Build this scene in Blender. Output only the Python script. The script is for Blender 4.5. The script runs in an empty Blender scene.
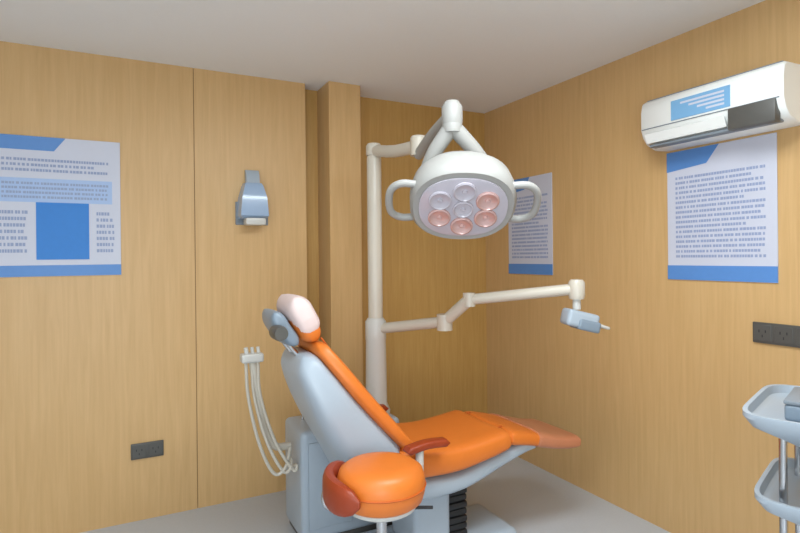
import bpy, bmesh, math, random
from mathutils import Vector, Matrix, Euler

# ------------------------------------------------------------------ camera, world, lights, exposure
S = bpy.context.scene
COL = S.collection
YAW = math.radians(27.1)          # the camera looks 27 degrees to the right of +Y
cam_d = bpy.data.cameras.new('camera'); cam_d.sensor_width = 36.0; cam_d.lens = 36.0 * 545 / 800
cam_d.shift_y = -0.012; cam_d.clip_start = 0.05
cam = bpy.data.objects.new('camera', cam_d); COL.objects.link(cam)
cam.location = (0, 0, 1.5)
cam.rotation_euler = (Matrix.Rotation(-YAW, 3, 'Z') @ Matrix.Rotation(math.radians(90), 3, 'X') @ Matrix.Rotation(math.radians(-.6), 3, 'Z')).to_euler()
S.camera = cam
w = bpy.data.worlds.new('world'); S.world = w; w.use_nodes = True
w.node_tree.nodes['Background'].inputs[0].default_value = (0.9, 0.95, 1, 1)
w.node_tree.nodes['Background'].inputs[1].default_value = 0.05

def area(name, loc, rot, sx, sy, power, col):
    d = bpy.data.lights.new(name, 'AREA'); d.shape = 'RECTANGLE'; d.size = sx; d.size_y = sy
    d.energy = power; d.color = col
    o = bpy.data.objects.new(name, d); COL.objects.link(o); o.location = loc; o.rotation_euler = rot
    return o
PANELS = [(1.05, 1.15), (-.35, .30)]
for (lx, ly), pw in zip(PANELS, (38, 14)):
    area('ceiling_panel_light', (lx, ly, 2.61), (0, 0, 0), 1.16, .56, pw, (.84, .94, 1.0))
# added cool fill light behind the camera; no doorway is built there
area('rear_fill_light', (-.55, -1.35, 1.30), (math.radians(92), 0, math.radians(-24)), 1.6, 1.9, 62, (.82, .93, 1.0))
S.view_settings.view_transform = 'Standard'; S.view_settings.look = 'None'
S.view_settings.gamma = 1.0; S.view_settings.use_curve_mapping = False
S.view_settings.exposure = -0.12

# ------------------------------------------------------------------ materials
def lin(c):
    return tuple(((v/255)/12.92 if v/255 <= .04045 else ((v/255+.055)/1.055)**2.4) for v in c)
def mat(name, rgb, rough=.5, metal=0.0, noise=0.0, nscale=40, bump=0.0, trans=0.0, emit=None, coat=0.0, alpha=1.0):
    m = bpy.data.materials.new(name); m.use_nodes = True
    nt = m.node_tree; b = nt.nodes['Principled BSDF']
    c = lin(rgb)
    b.inputs['Base Color'].default_value = (*c, 1); b.inputs['Roughness'].default_value = rough
    b.inputs['Metallic'].default_value = metal; b.inputs['Coat Weight'].default_value = coat
    b.inputs['Transmission Weight'].default_value = trans
    b.inputs['Alpha'].default_value = alpha
    tc = nt.nodes.new('ShaderNodeTexCoord'); n = nt.nodes.new('ShaderNodeTexNoise')
    n.inputs['Scale'].default_value = nscale; n.inputs['Detail'].default_value = 4
    nt.links.new(tc.outputs['Object'], n.inputs['Vector'])
    if noise:
        mx = nt.nodes.new('ShaderNodeMix'); mx.data_type = 'RGBA'
        mx.inputs[6].default_value = (*[v*(1-noise) for v in c], 1)
        mx.inputs[7].default_value = (*[min(1, v*(1+noise)) for v in c], 1)
        nt.links.new(n.outputs['Fac'], mx.inputs[0]); nt.links.new(mx.outputs[2], b.inputs['Base Color'])
    if bump:
        bp = nt.nodes.new('ShaderNodeBump'); bp.inputs['Strength'].default_value = bump; bp.inputs['Distance'].default_value = .002
        nt.links.new(n.outputs['Fac'], bp.inputs['Height']); nt.links.new(bp.outputs[0], b.inputs['Normal'])
    if emit:
        b.inputs['Emission Color'].default_value = (*lin(rgb), 1); b.inputs['Emission Strength'].default_value = emit
    return m
def wood_mat(name, a, b_, rough=.42):
    m = bpy.data.materials.new(name); m.use_nodes = True
    nt = m.node_tree; b = nt.nodes['Principled BSDF']; L = nt.links.new
    tc = nt.nodes.new('ShaderNodeTexCoord'); mp = nt.nodes.new('ShaderNodeMapping'); mp.inputs['Scale'].default_value = (14, 14, .7)
    n = nt.nodes.new('ShaderNodeTexNoise'); n.inputs['Scale'].default_value = 3; n.inputs['Detail'].default_value = 7; n.inputs['Roughness'].default_value = .6
    n.inputs['Distortion'].default_value = .6
    r = nt.nodes.new('ShaderNodeValToRGB'); r.color_ramp.elements[0].position = .3; r.color_ramp.elements[1].position = .72
    r.color_ramp.elements[0].color = (*lin(a), 1); r.color_ramp.elements[1].color = (*lin(b_), 1)
    L(tc.outputs['Object'], mp.inputs['Vector']); L(mp.outputs[0], n.inputs['Vector']); L(n.outputs['Fac'], r.inputs[0]); L(r.outputs[0], b.inputs['Base Color'])
    bp = nt.nodes.new('ShaderNodeBump'); bp.inputs['Strength'].default_value = .08; bp.inputs['Distance'].default_value = .001
    L(n.outputs['Fac'], bp.inputs['Height']); L(bp.outputs[0], b.inputs['Normal'])
    b.inputs['Roughness'].default_value = rough
    return m
M = {}
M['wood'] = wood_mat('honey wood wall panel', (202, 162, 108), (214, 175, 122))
M['wood_shaded'] = wood_mat('honey wood panel with painted shade', (188, 144, 78), (202, 160, 94))  # same honey wood, with the recess's corner shade put into its colour
M['paint'] = mat('white painted wall', (232, 233, 232), .8, noise=.01)
M['joint'] = mat('wood panel joint', (150, 112, 66), .6, noise=.1)
M['ceiling'] = mat('matt white ceiling', (240, 239, 238), .9, noise=.015, nscale=60)
M['floor'] = mat('grey vinyl floor', (194, 199, 206), .38, noise=.05, nscale=70)
M['orange'] = mat('orange leatherette', (221, 119, 42), .42, noise=.05, nscale=25, bump=.15)
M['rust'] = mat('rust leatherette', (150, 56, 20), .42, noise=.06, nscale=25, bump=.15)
M['seam'] = mat('orange stitching', (196, 92, 20), .6, noise=.05)
M['shell'] = mat('pale blue grey plastic', (168, 179, 190), .32, noise=.02)
M['white'] = mat('white enamel plastic', (204, 202, 196), .3, noise=.015)
M['cream'] = mat('warm white enamel', (204, 195, 180), .3, noise=.015)
M['lampwhite'] = mat('satin white lamp housing', (160, 158, 154), .5, noise=.015)
M['acwhite'] = mat('bright white plastic', (240, 241, 238), .35, noise=.01)
M['grey'] = mat('mid grey plastic', (128, 136, 144), .4, noise=.04)
M['bluegrey'] = mat('blue grey plastic', (128, 142, 156), .35, noise=.04)
M['dark'] = mat('dark grey plastic', (84, 82, 78), .4, noise=.05)
M['black'] = mat('black rubber', (34, 34, 36), .6, noise=.08)
M['chrome'] = mat('polished metal', (200, 200, 202), .18, metal=1.0, noise=.02)
M['cover'] = mat('pinkish white headrest cover', (222, 200, 196), .6, noise=.06, nscale=18, bump=.5)
M['footmat'] = mat('dusty pink vinyl foot cover', (196, 126, 92), .3, noise=.06, nscale=20)
M['lens'] = mat('pinkish lamp reflector', (214, 176, 170), .22, metal=.35, noise=.05)
M['lensgrey'] = mat('lavender grey lamp window', (186, 180, 190), .15, noise=.04, coat=.6)
M['paper'] = mat('pale lavender poster paper', (204, 206, 220), .45, noise=.02)
M['paperblue'] = mat('light blue poster print', (166, 190, 228), .45, noise=.04)
M['blue'] = mat('strong blue poster print', (30, 122, 204), .45, noise=.04)
M['band'] = mat('blue poster band', (90, 140, 204), .45, noise=.04)
M['ink'] = mat('grey blue ink', (150, 162, 194), .5, noise=.05)
M['sticker'] = mat('light blue sticker', (122, 172, 212), .4, noise=.04)
M['tank'] = mat('blue grey translucent tank', (158, 180, 208), .2, noise=.03, coat=.4)
M['panelglow'] = mat('lit ceiling panel', (255, 250, 240), .5, emit=3.0)

# ------------------------------------------------------------------ mesh helpers
def obj(name, bm, m, parent=None, smooth=True, mats=None):
    me = bpy.data.meshes.new(name)
    bmesh.ops.recalc_face_normals(bm, faces=bm.faces)
    bm.to_mesh(me); bm.free()
    for mm in (mats or [m]): me.materials.append(mm)
    if smooth:
        me.set_sharp_from_angle(angle=math.radians(38)) if hasattr(me, 'set_sharp_from_angle') else None
        for p in me.polygons: p.use_smooth = True
    o = bpy.data.objects.new(name, me); COL.objects.link(o)
    if parent: o.parent = parent
    return o
def thing(name, label, cat, loc=(0, 0, 0), rotz=0, group=None):
    o = bpy.data.objects.new(name, None); COL.objects.link(o); o.empty_display_size = .1
    o.location = loc; o.rotation_euler = (0, 0, rotz); tag(o, label, cat, group); return o
def tag(o, label, cat, group=None):
    o['label'] = label; o['category'] = cat
    if group: o['group'] = group
    return o
def struct(name, bm, m, parent=None, smooth=False):
    o = obj(name, bm, m, parent, smooth)
    if not parent: o['kind'] = 'structure'
    return o
def new(): return bmesh.new()
def box(bm, x0, x1, y0, y1, z0, z1, bev=0.0, seg=2, mi=0, M4=None):
    g = bmesh.ops.create_cube(bm, size=1.0)
    vs = g['verts']
    for v in vs:
        v.co = Vector(((x0+x1)/2 + v.co.x*(x1-x0), (y0+y1)/2 + v.co.y*(y1-y0), (z0+z1)/2 + v.co.z*(z1-z0)))
    fs = list({f for v in vs for f in v.link_faces})
    if bev:
        es = list({e for v in vs for e in v.link_edges})
        r = bmesh.ops.bevel(bm, geom=es, offset=bev, segments=seg, profile=.6, affect='EDGES')
        fs = list(set([f for f in fs if f.is_valid]) | set(r['faces']))
    for f in fs: f.material_index = mi
    if M4 is not None:
        bmesh.ops.transform(bm, matrix=M4, verts=list({v for f in fs for v in f.verts}))
    return bm
def frame_from(d, up=Vector((0, 0, 1))):
    d = d.normalized()
    if abs(d.dot(up)) > .97: up = Vector((0, 1, 0))
    a = d.cross(up).normalized(); b = a.cross(d).normalized()
    return a, b
def rings(bm, secs, cap=True, mi=0):
    prev = None; first = None
    for s in secs:
        cur = [bm.verts.new(p) for p in s]
        if prev:
            n = len(cur)
            for i in range(n):
                f = bm.faces.new((prev[i], prev[(i+1) % n], cur[(i+1) % n], cur[i])); f.material_index = mi
        else: first = cur
        prev = cur
    if cap:
        bm.faces.new(list(reversed(first))).material_index = mi; bm.faces.new(prev).material_index = mi
def smooth_path(pts, n=6):
    pts = [Vector(p) for p in pts]; out = []
    P = [pts[0]*2-pts[1]] + pts + [pts[-1]*2-pts[-2]]
    for i in range(1, len(P)-2):
        a, b, c, d = P[i-1], P[i], P[i+1], P[i+2]
        for k in range(n):
            t = k/n
            out.append(.5*((2*b)+(c-a)*t+(2*a-5*b+4*c-d)*t*t+(3*b-a-3*c+d)*t*t*t))
    out.append(pts[-1]); return out
def tube(bm, pts, r, seg=12, smooth=0, mi=0, squash=1.0):
    pts = smooth_path(pts, smooth) if smooth else [Vector(p) for p in pts]
    n = len(pts); rr = r if callable(r) else (lambda t: r)
    secs = []; up = None
    for i, p in enumerate(pts):
        d = (pts[min(i+1, n-1)] - pts[max(i-1, 0)]).normalized()
        if up is None: a, up = frame_from(d)
        a = d.cross(up).normalized(); up = a.cross(d).normalized()
        R = rr(i/max(1, n-1))
        secs.append([p + a*math.cos(q)*R + up*math.sin(q)*R*squash for q in [2*math.pi*k/seg for k in range(seg)]])
    rings(bm, secs, mi=mi); return bm
def lathe(bm, prof, c=(0, 0, 0), seg=32, mi=0, M4=None):
    c = Vector(c); secs = []
    for r, z in prof:
        s = []
        for k in range(seg):
            q = 2*math.pi*k/seg
            v = Vector((r*math.cos(q), r*math.sin(q), z))
            if M4 is not None: v = M4 @ v
            s.append(v + c)
        secs.append(s)
    rings(bm, secs, mi=mi); return bm
def sgnp(v, p): return math.copysign(abs(v)**p, v)
def cushion(bm, path, W, T, off=0.0, pw=.32, seg=36, mi=0, dish=0.0, ew=.07, ek=.18):
    """A padded slab lofted along a side profile. path: (x, z) points; W(t) full width, T(t) full thickness,
    off: shift along the profile normal."""
    pts = smooth_path([Vector((x, 0, z)) for x, z in path], 7 if ew < .1 else 16)
    n = len(pts); secs = []
    for i, p in enumerate(pts):
        t = i/(n-1); d = (pts[min(i+1, n-1)]-pts[max(i-1, 0)]).normalized()
        nrm = Vector((-d.z, 0, d.x))                       # normal in the side plane
        e = min(1.0, max(.0, min(t, 1-t)/ew)); k = max(ek, math.sqrt(1-(1-e)**2))
        w, th = W(t)*(.80+.20*k), T(t)*k
        s = []
        for j in range(seg):
            q = 2*math.pi*j/seg
            y = sgnp(math.cos(q), pw)*w/2; h = sgnp(math.sin(q), .55)*th/2
            if dish and h > 0: h -= dish*(1-(2*y/w)**2)
            s.append(p + nrm*((off(t) if callable(off) else off)+h) + Vector((0, y, 0)))
        secs.append(s)
    rings(bm, secs, mi=mi); return bm
def cf(lat, dep, h):
    """metres right of and ahead of the camera -> room coordinates"""
    return Vector((dep*math.sin(YAW)+lat*math.cos(YAW), dep*math.cos(YAW)-lat*math.sin(YAW), h))

# ------------------------------------------------------------------ the room
RY = 3.60; RX = 1.09        # the right end of the back wall lies 12 cm deeper, from RX on
XR, YB, XL, YF, H = 2.62, 3.48, -1.7, -1.6, 2.65
T = .1
struct('floor', box(new(), XL-T, XR+T, YF-T, RY+T, -.1, 0), M['floor'])
struct('ceiling', box(new(), XL-T, XR+T, YF-T, RY+T, H, H+.1), M['ceiling'])
def wall_panels(name, fixed, a0, a1, joints, axis, sgn):
    """flat wall with real shallow panel joints; axis 'x' runs along X"""
    bm = new(); g = .0025; d = .004
    cuts = sorted(joints); segs = []; s = a0
    for c in cuts: segs.append((s, c-g)); s = c+g
    segs.append((s, a1))
    def add(lo, hi, p0, p1, mi=0, z0=0, z1=H):
        q0, q1 = min(p0, p1), max(p0, p1)
        if axis == 'x': box(bm, lo, hi, q0, q1, z0, z1, mi=mi)
        else: box(bm, q0, q1, lo, hi, z0, z1, mi=mi)
    add(a0, a1, fixed+sgn*d, fixed+sgn*T, 1)
    for lo, hi in segs: add(lo, hi, fixed, fixed+sgn*d, 0)
    o = obj(name, bm, None, smooth=False, mats=[M['wood'], M['joint']]); o['kind'] = 'structure'; return o
wall_panels('wall_back', YB, XL, RX, [-.82, .397], 'x', 1)
struct('wall_back_recess', box(box(new(), RX, XR+T, RY, RY+T, 0, H), RX-.03, RX, YB+T, RY+T, 0, H), M['wood_shaded'])
wall_panels('wall_right', XR, YF, RY, [-.3, .92], 'y', 1)
struct('wall_left', box(new(), XL-T, XL, YF, YB, 0, H), M['paint'])
struct('wall_front', box(new(), XL, XR, YF-T, YF, 0, H), M['paint'])
# boxed column standing out of the back wall
struct('trim_1', box(new(), 1.212, 1.435, 3.36, RY, 0, H, .003, 1), M['wood'])

# ceiling panels (above and behind the camera)
for x, y in PANELS:
    t = thing('ceiling_light', 'square-edged white ceiling light panel above the %s of the camera' % ('left' if x < 0 else 'right'), 'light', (x, y, H), 0, 'ceiling light panels')
    bm = new()
    for a in ((-.62, .62, -.32, -.30), (-.62, .62, .30, .32), (-.62, -.60, -.30, .30), (.60, .62, -.30, .30)):
        box(bm, *a, -.03, -.0005, .002, 1)
    obj('frame', bm, M['white'], t)
    obj('diffuser', box(new(), -.599, .599, -.299, .299, -.012, -.004), M['panelglow'], t, smooth=False)

# ------------------------------------------------------------------ posters
def poster(label, w, h, origin, rotz, design):
    t = thing('poster', label, 'poster', origin, rotz, None)
    # local frame: x along the wall, y out of the wall (towards -y), z up from the bottom edge
    obj('backing', box(new(), 0, w, -.006, -.0005, 0, h, .0015, 1), M['paper'], t)
    design(t, w, h); return t
def slab(bm, x0, x1, z0, z1, k=1, mi=0): box(bm, x0, x1, -.006-.0012*k, -.0055, z0, z1, mi=mi)
def text_rows(bm, x0, x1, z0, z1, rows, seed):
    r = random.Random(seed); dz = (z1-z0)/rows
    for i in range(rows):
        z = z1-(i+.5)*dz; x = x0; end = x1 - (r.random()*.3*(x1-x0) if r.random() < .3 else 0)
        while x < end-.006:
            ln = min(r.uniform(.008, .014), end-x)
            slab(bm, x, x+ln, z-dz*.26, z+dz*.26); x += ln+r.choice([.003, .003, .003, .008])
def wedge(bm, pts, k=1.5):
    vs0 = [bm.verts.new((x, -.0055, z)) for x, z in pts]; vs1 = [bm.verts.new((x, -.006-.0012*k, z)) for x, z in pts]
    n = len(pts); bm.faces.new(vs0); bm.faces.new(list(reversed(vs1)))
    for i in range(n): bm.faces.new((vs0[i], vs0[(i+1) % n], vs1[(i+1) % n], vs1[i]))
def design_rules(seed):
    def f(t, w, h):
        bm = new(); wedge(bm, [(0, h-.001), (w*.52, h-.001), (w*.40, h-.085), (0, h-.105)]); obj('header', bm, M['band'], t, smooth=False)
        bm = new(); slab(bm, 0, w, .001, .075, 1.5); obj('footer', bm, M['band'], t, smooth=False)
        bm = new(); text_rows(bm, w*.09, w*.91, .11, h-.13, 17, seed); obj('text_block', bm, M['ink'], t, smooth=False)
    return f
def design_left(t, w, h):
    bm = new(); wedge(bm, [(0, h-.001), (w*.56, h-.001), (w*.47, h-.075), (0, h-.075)]); obj('header', bm, M['band'], t, smooth=False)
    bm = new(); slab(bm, w*.04, w*.93, h*.53, h*.70, 1.0); obj('text_panel', bm, M['paperblue'], t, smooth=False)
    for a in ((w*.08, w*.90, h*.55, h*.68, 4, 5), (w*.08, w*.9, h*.74, h*.85, 3, 6), (w*.06, w*.27, h*.16, h*.48, 7, 7), (w*.80, w*.95, h*.16, h*.48, 7, 8)):
        bm = new(); text_rows(bm, *a)
        for f in bm.verts: f.co.y -= .0006 if f.co.y < -.0056 else 0
        obj('text_block', bm, M['ink'], t, smooth=False)
    bm = new(); slab(bm, w*.33, w*.74, h*.12, h*.53, 2.4); obj('picture', bm, M['blue'], t, smooth=False)
    bm = new(); slab(bm, 0, w, .001, .06, 1.5); obj('footer', bm, M['band'], t, smooth=False)
poster('poster on the left wall with a solid blue square in its middle', .60, .75, (-.60, YB, 1.415), 0, design_left)
poster('text poster with blue header and foot band hanging under the air conditioner', .55, .675, (XR, 1.95, 1.365), -math.pi/2, design_rules(11))
poster('text poster with blue foot band in the room corner behind the lamp', .47, .70, (XR, 3.30, 1.365), -math.pi/2, design_rules(23))

# ------------------------------------------------------------------ air conditioner
def aircon():
    t = thing('air_conditioner', 'white wall mounted air conditioner with light blue sticker above a poster', 'air conditioner', (XR, 1.612, 2.050))
    t.scale = (1, .86, .93)
    # side profile in (x, z): x = -depth out of the wall
    prof = [(-.001, .0), (-.10, -.005), (-.16, .02), (-.19, .055), (-.205, .10), (-.205, .20), (-.195, .245), (-.17, .262), (-.001, .265)]
    L2 = .40
    bm = new(); rings(bm, [[(x*s, y, z*s+(1-s)*.13) for x, z in prof] for y, s in ((-L2, .96), (-L2+.012, 1), (L2-.012, 1), (L2, .96))])
    obj('body', bm, M['acwhite'], t)
    bm = new(); box(bm, -.209, -.202, -.385, .385, .098, .102); obj('front_seam', bm, M['grey'], t)
    bm = new(); box(bm, -.180, -.13, -.36, .36, .000, .016, .003, 1); obj('air_outlet', bm, M['grey'], t)
    bm = new(); rings(bm, [[(-.193, y, .022), (-.212, y, .070), (-.208, y, .073), (-.189, y, .024)] for y in (-.12, .365)]); obj('louver', bm, M['acwhite'], t)
    bm = new(); box(bm, -.214, -.17, -.37, -.14, -.004, .10, .006, 2); obj('display_panel', bm, M['dark'], t)
    bm = new(); box(bm, -.2085, -.204, -.15, .19, .112, .215, .001, 1); s = obj('sticker', bm, M['sticker'], t)
    bm = new()
    for k in range(4): box(bm, -.2095, -.2080, -.12, -.12+.05*(k+2), .128+.020*k, .138+.020*k)
    obj('sticker_print', bm, M['paper'], s)
    bm = new()
    for k in range(14): box(bm, -.17+.011*k, -.165+.011*k, -.38, .38, .262, .267)
    obj('intake_grille', bm, M['grey'], t)
aircon()

# ------------------------------------------------------------------ wall fittings
def socket(name, label, w, h, loc, rotz, gangs):
    t = thing(name, label, 'socket', loc, rotz)
    obj('plate', box(new(), -w/2, w/2, -.012, -.0005, -h/2, h/2, .004, 2), M['dark'], t)
    for k in range(gangs):
        c = -w/2 + w*(k+.5)/gangs; g = w/gangs*.42
        f = obj('outlet', box(new(), c-g, c+g, -.015, -.011, -h*.40, h*.40, .002, 1), M['dark'], t)
        bm = new()
        for dx, dz in ((-.014, .008), (.014, .008), (0, -.014)): box(bm, c+dx-.0022, c+dx+.0022, -.0156, -.0148, dz-.006, dz+.006)
        obj('slots', bm, M['black'], f, smooth=False)
    return t
socket('wall_socket', 'dark grey double socket low on the left wall', .172, .09, (.125, YB, .40), 0, 2)
socket('wall_socket', 'dark grey socket strip on the right wall above the white trolley', .36, .095, (XR, 1.33, 1.135), -math.pi/2, 4)

t = thing('soap_dispenser', 'blue grey wall dispenser beside the wooden column', 'dispenser', (.735, YB, 1.83))
t.scale = (1.35, 1.1, 1.2)
bm = new()
rings(bm, [[(sx*wd, -.001 if sy > 0 else -dp, z) for sx, sy in ((-1, 1), (-.9, -1), (.9, -1), (1, 1))] for z, wd, dp in ((-.07, .062, .07), (-.055, .070, .09), (.04, .062, .09), (.10, .046, .075), (.115, .040, .06))])
obj('tank', bm, M['tank'], t)
obj('back_plate', box(new(), -.075, .075, -.008, -.0005, -.10, .02, .003, 1), M['grey'], t)
bm = new(); rings(bm, [[(-.03, -.002, z), (-.03, -d, z), (.03, -d, z), (.03, -.002, z)] for z, d in ((.112, .05), (.16, .04), (.185, .02))]); obj('top_cap', bm, M['shell'], t)
bm = new(); box(bm, -.045, .045, -.115, -.03, -.105, -.068, .01, 2); obj('push_bar', bm, M['white'], t)

# ------------------------------------------------------------------ dental chair (local x towards the feet)
def dental_chair():
    t = thing('dental_chair', 'reclined orange dental chair with pale blue grey shell', 'dental chair', (1.19, 2.37, 0))
    back = [(-.03, .625), (-.14, .75), (-.27, .90), (-.375, 1.035), (-.445, 1.13)]
    Wb = lambda t_: .50-.02*math.sin(t_*3) - (.17*max(0, (t_-.55)/.45)**1.6)
    b = new(); cushion(b, back, Wb, lambda t_: .062+.012*math.sin(t_*math.pi), off=.0, dish=-.0)
    # note: profile runs upwards, so its normal points to the back of the chair
    bk = obj('backrest', b, M['orange'], t)
    for ya in (-.11, .11):
        b = new(); tube(b, [(x+.030, ya*(1-.2*i/4), z+.021) for i, (x, z) in enumerate(back)], .004, 6, 5)
        obj('seam', b, M['seam'], bk)
    b = new(); cushion(b, back, lambda t_: Wb(t_)*.97, lambda t_: .31-.21*t_, off=lambda t_: .155-.075*t_, pw=.45, ew=.12)
    for v in b.verts: pass
    obj('backrest_shell', b, M['shell'], t)
    b = new(); cushion(b, [(-.20, .38), (-.14, .50), (-.13, .62), (-.20, .76)], lambda t_: .34-.1*abs(t_-.5), lambda t_: .14, pw=.5)
    obj('hinge_cover', b, M['shell'], t)
    # headrest
    hp = [(-.46, 1.125), (-.515, 1.205), (-.56, 1.295)]
    b = new(); cushion(b, hp, lambda t_: .27-.05*abs(t_-.5), lambda t_: .10, off=-.03, pw=.5, ew=.25)
    h = obj('headrest', b, M['orange'], t)
    b = new(); cushion(b, [(-.478, 1.155), (-.518, 1.225), (-.565, 1.318)], lambda t_: .285-.04*abs(t_-.5), lambda t_: .118, off=-.032, pw=.55, ew=.32, ek=.10)
    obj('headrest_cover', b, M['cover'], h)
    b = new(); cushion(b, [(-.515, 1.13), (-.57, 1.195), (-.615, 1.275)], lambda t_: .22, lambda t_: .075, off=.005, pw=.55, ew=.32, ek=.10)
    obj('headrest_shell', b, M['bluegrey'], t)
    b = new()
    for y in (-.045, .045): tube(b, [(-.47, y, 1.03), (-.535, y, 1.11), (-.58, y, 1.18)], .010, 10)
    obj('headrest_bar', b, M['chrome'], t)
    b = new(); lathe(b, [(.0, -.05), (.028, -.05), (.032, -.03), (.032, .03), (.028, .05), (0, .05)], (0, 0, 0), 20, M4=Matrix.Translation((-.61, -.12, 1.19)) @ Matrix.Rotation(math.pi/2, 4, 'X')); obj('headrest_knob', b, M['dark'], t)
    # seat and leg rest: profile runs forwards, normal points up
    seat = [(-.13, .585), (.02, .565), (.2, .555), (.38, .575), (.52, .60)]
    b = new(); cushion(b, seat, lambda t_: .53-.04*t_, lambda t_: .16-.05*t_, dish=.012)
    st = obj('seat', b, M['orange'], t)
    for ya in (-.14, .14):
        b = new(); tube(b, [(x, ya, z+.069-.008*k_) for k_, (x, z) in enumerate(seat) if k_], .004, 6, 5)
        obj('seam', b, M['seam'], st)
    leg = [(.50, .60), (.66, .565), (.80, .525), (.91, .50), (1.0, .488)]
    b = new(); cushion(b, leg, lambda t_: .47-.09*t_, lambda t_: .085-.03*t_)
    obj('leg_rest', b, M['orange'], t)
    b = new(); cushion(b, [(.68, .562), (.80, .527), (.91, .502), (1.015, .490)], lambda t_: .455-.05*t_, lambda t_: .088-.02*t_)
    obj('foot_cover', b, M['footmat'], t)
    b = new(); cushion(b, [(-.15, .475), (.05, .435), (.25, .435), (.45, .485), (.62, .525), (.72, .53)], lambda t_: .47-.08*t_, lambda t_: .13-.07*t_, pw=.42)
    obj('seat_shell', b, M['shell'], t)
    # armrest on the far side
    b = new(); tube(b, [(-.05, .30, .46), (-.055, .315, .56), (-.05, .31, .67)], .018, 10, 5)
    a = obj('armrest', b, M['white'], t)
    b = new(); cushion(b, [(-.12, .67), (-.02, .685), (.09, .68)], lambda t_: .06, lambda t_: .035, pw=.6)
    for v in b.verts: v.co.y += .31
    obj('armrest_pad', b, M['rust'], a)
    b = new(); tube(b, [(-.05, -.30, .46), (-.055, -.315, .56), (-.05, -.31, .67)], .018, 10, 5)
    a = obj('armrest', b, M['white'], t)
    b = new(); cushion(b, [(-.12, .67), (-.02, .685), (.09, .68)], lambda t_: .06, lambda t_: .035, pw=.6)
    for v in b.verts: v.co.y -= .31
    obj('armrest_pad', b, M['rust'], a)
    # lifting column and base
    b = new(); box(b, .02, .22, -.13, .13, .10, .44, .03, 3)
    obj('lift_cover', b, M['shell'], t)
    b = new()
    for k in range(9): box(b, .205, .33, -.11+.004*(k % 2), .11-.004*(k % 2), .115+.035*k, .147+.035*k, .012, 2)
    obj('bellows', b, M['black'], t)
    b = new(); box(b, -.12, .60, -.18, .18, .004, .12, .045, 4); obj('base', b, M['shell'], t)
    b = new(); lathe(b, [(.0, .0), (.07, .0), (.07, .02), (.055, .032), (0, .034)], (.42, -.36, .001), 24); tube(b, [(.42, -.30, .015), (.42, -.2, .02)], .008, 8)
    obj('foot_pedal', b, M['grey'], t)
dental_chair()

# ------------------------------------------------------------------ stool in front of the chair
def stool():
    p = cf(-.082, 2.10, 0)
    t = thing('dentist_stool', 'round orange stool with rust side pad in front of the dental chair', 'stool', p, math.radians(-27))
    b = new(); lathe(b, [(0, .56), (.14, .56), (.160, .575), (.170, .61), (.170, .655), (.160, .685), (.135, .702), (.09, .708), (0, .705)], seg=40)
    st = obj('seat', b, M['orange'], t)
    b = new(); tube(b, [(.1705*math.cos(a), .1705*math.sin(a), .63) for a in [2*math.pi*k/48 for k in range(49)]], .004, 6); obj('piping', b, M['seam'], st)
    b = new(); lathe(b, [(0, .53), (.11, .53), (.135, .545), (.14, .561), (0, .561)], seg=32); obj('seat_pan', b, M['white'], t)
    # side pad: a curved pad round the left of the seat, darker red than it
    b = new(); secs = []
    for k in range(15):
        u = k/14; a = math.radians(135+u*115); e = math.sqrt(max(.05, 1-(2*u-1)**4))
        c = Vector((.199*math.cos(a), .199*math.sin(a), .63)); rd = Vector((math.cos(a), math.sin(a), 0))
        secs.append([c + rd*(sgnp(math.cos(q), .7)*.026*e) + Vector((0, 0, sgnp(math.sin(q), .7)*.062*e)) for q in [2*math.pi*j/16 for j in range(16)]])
    rings(b, secs); obj('side_pad', b, M['rust'], t)
    b = new(); tube(b, [(-.08, 0, .54), (-.18, 0, .53), (-.220, 0, .56), (-.210, 0, .63)], .011, 10, 5); obj('pad_bracket', b, M['chrome'], t)
    b = new(); lathe(b, [(0, .09), (.034, .09), (.034, .30), (.028, .31), (.020, .31), (.020, .535), (0, .535)], seg=20); obj('gas_column', b, M['chrome'], t)
    b = new(); tube(b, [(.05, 0, .53), (.15, .03, .52), (.20, .04, .515)], .007, 8, 4); obj('height_lever', b, M['black'], t)
    for k in range(5):
        a = 2*math.pi*k/5+.3; d = Vector((math.cos(a), math.sin(a), 0))
        b = new(); tube(b, [d*.02+Vector((0, 0, .10)), d*.12+Vector((0, 0, .09)), d*.215+Vector((0, 0, .068))], lambda u: .022-.008*u, 10, 3)
        lg = obj('leg', b, M['white'], t)
        n = Vector((-d.y, d.x, 0)); b = new()
        for s in (-1, 1):
            c = d*.217+n*s*.014+Vector((0, 0, .0262))
            tube(b, [c-n*.008, c+n*.008], .025, 16)
        tube(b, [d*.217+Vector((0, 0, .026)), d*.217+Vector((0, 0, .07))], .006, 8)
        obj('caster', b, M['black'], lg)
stool()

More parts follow.
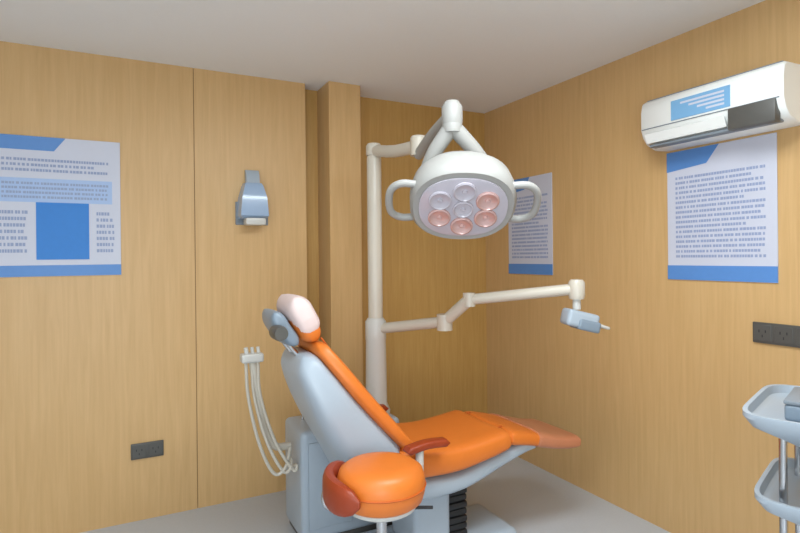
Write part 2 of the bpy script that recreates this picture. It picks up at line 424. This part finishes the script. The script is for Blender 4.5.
# ------------------------------------------------------------------ dental unit: cabinet, lamp post, assistant arm
POLE = (1.306, 2.87)
def unit():
    t = thing('dental_unit', 'pale grey dental unit cabinet with tall white lamp post behind the chair', 'dental unit', (1.09, 2.89, 0))
    b = new(); box(b, -.275, .30, -.165, .17, .03, .60, .035, 4); obj('cabinet', b, M['shell'], t)
    b = new(); box(b, -.255, .28, -.145, .15, 0.001, .035); obj('plinth', b, M['dark'], t, smooth=False)
    b = new(); box(b, -.24, .0, -.172, -.160, .09, .54, .008, 2); d = obj('door', b, M['shell'], t)
    b = new(); box(b, -.05, -.03, -.184, -.170, .36, .44, .005, 2); obj('handle', b, M['grey'], d)
    px, py = POLE[0]-1.09, POLE[1]-2.89
    b = new(); lathe(b, [(0, .58), (.075, .58), (.080, .62), (.062, .66), (.058, 1.02), (.060, 1.03), (.060, 1.13), (.045, 1.15), (0, 1.15)], (px, py, 0), 28)
    obj('post_sleeve', b, M['white'], t)
    b = new(); lathe(b, [(0, 1.12), (.042, 1.12), (.042, 2.07), (.038, 2.085), (0, 2.085)], (px, py, 0), 24); obj('lamp_post', b, M['cream'], t)
    # small rinse bowl beside the post
    b = new(); lathe(b, [(0, .60), (.05, .60), (.055, .63), (.10, .66), (.125, .70), (.128, .715), (.118, .712), (.09, .675), (.03, .65), (0, .648)], (-.08, .02, 0), 32); bowl = obj('rinse_bowl', b, M['white'], t)
    b = new(); tube(b, [(-.20, .06, .60), (-.20, .06, .80), (-.17, .05, .83), (-.13, .04, .80)], .007, 8, 5); obj('water_spout', b, M['chrome'], bowl)
    # assistant arm with suction hoses at the left of the cabinet
    b = new(); tube(b, [(-.30, -.03, .50), (-.385, -.05, .52), (-.44, -.06, .62), (-.475, -.07, .80), (-.50, -.08, .98)], .020, 12, 6)
    a = obj('assistant_arm', b, M['cream'], t)
    b = new(); box(b, -.56, -.45, -.12, -.05, .975, 1.02, .012, 3); obj('holder_block', b, M['white'], a)
    for k, x in enumerate((-.535, -.505, -.475)):
        b = new(); tube(b, [(x, -.085, .97), (x+.005, -.085, 1.01), (x, -.088, 1.05)], .009+.002*(k == 0), 10, 3)
        hnd = obj('suction_handpiece', b, M['white'], a)
        b = new(); tube(b, [(x, -.086, .985), (x+.01, -.09, .80), (x+.06+.01*k, -.10, .56), (x+.13+.02*k, -.11, .40), (x+.19, -.11, .42), (-.305, -.06, .50-.05*k)], .0085, 8, 6)
        obj('hose', b, M['cream'], hnd)
    return t
UNIT = unit()

# ------------------------------------------------------------------ dental lamp on the post
def lamp():
    c = cf(.265, 2.28, 1.712)
    top = Vector((POLE[0], POLE[1], 2.085))
    t = thing('dental_lamp', 'white dental operating lamp with pinkish reflectors hanging over the chair', 'lamp', top)
    elbow = cf(.10, 2.78, 2.005); knee = cf(.23, 2.34, 2.11)
    parts = []
    b = new(); lathe(b, [(0, .001), (.044, .001), (.046, .015), (.046, .055), (.036, .07), (0, .07)], top, 24)
    tube(b, [top+Vector((0, 0, .03)), (top+elbow)/2+Vector((0, 0, .03)), elbow+Vector((0, 0, .06))], .034, 14, 3)
    lathe(b, [(0, .01), (.042, .01), (.042, .10), (.034, .11), (0, .11)], elbow, 24)
    parts.append(obj('lower_arm', b, M['cream'], t))
    b = new(); tube(b, [elbow+Vector((0, 0, .015)), (elbow+knee)/2+Vector((0, 0, .02)), knee], .028, 14, 3)
    lathe(b, [(0, -.06), (.038, -.06), (.045, -.035), (.045, .03), (.03, .055), (0, .058)], knee, 24)
    parts.append(obj('upper_arm', b, M['lampwhite'], t))
    # head frame: local -z is the beam direction
    right = Vector((math.cos(YAW), -math.sin(YAW), 0)); fwd = Vector((math.sin(YAW), math.cos(YAW), 0))
    n = (-fwd*.70 - right*.04 - Vector((0, 0, .71))).normalized()
    zl = -n; xl = (right - zl*right.dot(zl)).normalized(); yl = zl.cross(xl)
    HM = Matrix.Translation(c) @ Matrix((xl, yl, zl)).transposed().to_4x4()
    def sup(rx, ry, z, p=.86, seg=48):
        return [HM @ Vector((sgnp(math.cos(q), p)*rx, sgnp(math.sin(q), p)*ry, z)) for q in [2*math.pi*k/seg for k in range(seg)]]
    b = new(); rings(b, [sup(.185, .155, -.012), sup(.208, .180, -.015), sup(.222, .197, .005), sup(.224, .200, .05), sup(.214, .190, .11), sup(.180, .160, .165), sup(.115, .10, .20), sup(.04, .036, .212)])
    hd = obj('lamp_head', b, M['lampwhite'], t); parts.append(hd)
    b = new(); rings(b, [sup(.184, .154, -.013), sup(.184, .154, -.020), sup(.168, .14, -.023)]); obj('front_window', b, M['lensgrey'], hd)
    for k in range(7):
        a = math.radians(90+60*k); x, y, r = (.112*math.cos(a), .092*math.sin(a), .044) if k < 6 else (0, 0, .040)
        b = new(); MM = HM @ Matrix.Translation((x, y, -.024)) @ Matrix.Rotation(math.pi, 4, 'X')
        lathe(b, [(0, -.002), (r*1.1, -.002), (r*1.1, .006), (r*.95, .009), (r*.8, .003), (r*.25, .0005), (r*.2, .006), (0, .007)], seg=24, M4=MM)
        obj('reflector', b, M['lens'] if k in (0, 1, 4, 5) else M['lensgrey'], hd)
    for s in (-1, 1):
        b = new(); pts = [HM @ Vector(p) for p in ((s*.19, .09, .03), (s*.26, .095, .03), (s*.305, .05, .02), (s*.305, -.05, .02), (s*.26, -.095, .02), (s*.18, -.09, .02))]
        tube(b, pts, .016, 12, 6); obj('handle', b, M['lampwhite'], hd)
    # forked bracket from the knee down to both sides of the head
    b = new(); pv = knee+Vector((0, 0, -.05))
    for s in (-1, 1):
        e = HM @ Vector((s*.15, .07, .155)); m1 = pv*.62+e*.38+right*(s*.035)+Vector((0, 0, .0))
        tube(b, [pv, m1, pv*.25+e*.75+right*(s*.03)+Vector((0, 0, .012)), e], lambda u: .036-.008*u, 14, 6)
    lathe(b, [(0, -.03), (.040, -.03), (.044, 0), (.036, .03), (0, .035)], pv, 24)
    obj('yoke', b, M['lampwhite'], hd)
    for o in parts: o.location = -top
lamp()

# ------------------------------------------------------------------ jointed arm with a small holder head
def arm():
    p0 = Vector((POLE[0], POLE[1], 1.085)); p1 = cf(.235, 2.92, 1.150); p1b = cf(.355, 2.82, 1.275); p2 = cf(.86, 2.66, 1.335)
    b = new(); tube(b, [p0, p0*.5+p1*.5, p1], .030, 12); lathe(b, [(0, -.045), (.042, -.045), (.042, .04), (0, .045)], p1, 20)
    t = obj('swing_arm', b, M['cream'], UNIT); t.location = -UNIT.location; t['label'] = 'cream jointed arm reaching right from the post'
    b = new(); tube(b, [p1, p1b], .032, 12); lathe(b, [(0, -.035), (.032, -.035), (.032, .035), (0, .038)], p1b, 20)
    obj('elbow', b, M['cream'], t)
    b = new(); tube(b, [p1b, (p1b+p2)/2, p2], .028, 12); lathe(b, [(0, -.05), (.034, -.05), (.040, -.03), (.040, .03), (.03, .045), (0, .048)], p2, 20)
    obj('upper_arm', b, M['cream'], t)
    b = new(); tube(b, [p2+Vector((0, 0, -.03)), p2+Vector((0, 0, -.10))], .020, 12)
    obj('swivel', b, M['white'], t)
    q = p2+Vector((-.01, -.02, -.15)); MM = Matrix.Translation(q) @ Matrix.Rotation(math.radians(-20), 4, 'Z') @ Matrix.Rotation(math.radians(14), 4, 'Y')
    b = new(); box(b, -.075, .085, -.05, .05, -.035, .045, .02, 3, M4=MM); obj('holder_head', b, M['shell'], t)
    b = new(); box(b, -.02, .095, -.056, .056, -.042, .012, .015, 3, M4=MM); obj('end_cap', b, M['bluegrey'], t)
    b = new(); tube(b, [MM @ Vector(p) for p in ((.08, .03, 0), (.14, .03, -.005), (.15, 0, -.005), (.14, -.03, -.005), (.08, -.03, 0))], .008, 10, 4); obj('handle', b, M['white'], t)
arm()

# ------------------------------------------------------------------ white trolley at the right edge
def trolley():
    o = cf(1.315, 1.62, 0)
    t = thing('instrument_trolley', 'white two tier trolley with rounded trays in front of the right wall', 'trolley', o, math.radians(20))
    def tray(z, w, d, name):
        b = new()
        def rr(s, zz):
            return [(sgnp(math.cos(q), .32)*(w/2-s), sgnp(math.sin(q), .32)*(d/2-s), zz) for q in [2*math.pi*k/40 for k in range(40)]]
        rings(b, [rr(.17, z-.085), rr(.15, z-.083), rr(.02, z-.01), rr(0, z+.02), rr(0, z+.035), rr(.012, z+.035), rr(.018, z+.01), rr(.03, z+.002)])
        return obj(name, b, M['shell'], t)
    tray(1.0, .52, .46, 'top_tray'); tray(.755, .46, .41, 'shelf'); tray(.25, .46, .41, 'shelf')
    for sx in (-1, 1):
        for sy in (-1, 1):
            b = new(); tube(b, [(sx*.15, sy*.13, .075), (sx*.15, sy*.13, .972)], .011, 10); p = obj('post', b, M['chrome'], t)
            b = new(); c = Vector((sx*.15, sy*.13, .0355)); tube(b, [c-Vector((.012, 0, 0)), c+Vector((.012, 0, 0))], .034, 18); tube(b, [c, c+Vector((0, 0, .045))], .007, 8)
            obj('caster', b, M['black'], p)
    R = Matrix.Rotation(math.radians(20), 4, 'Z')
    def on(lx, ly, z): return o + (R @ Vector((lx, ly, z)))
    b = new(); box(b, -.11, .11, -.07, .07, 0, .05, .012, 3); k = thing('instrument_case', 'blue grey instrument case on the top tray of the trolley', 'case', on(-.02, .06, 1.0025), math.radians(20))
    obj('case_body', b, M['bluegrey'], k)
    b = new(); box(b, -.112, .112, -.072, .072, .050, .062, .005, 2); obj('lid', b, M['grey'], k)
    b = new(); box(b, -.03, .03, -.080, -.070, .038, .056, .003, 2); obj('latch', b, M['chrome'], k)
trolley()
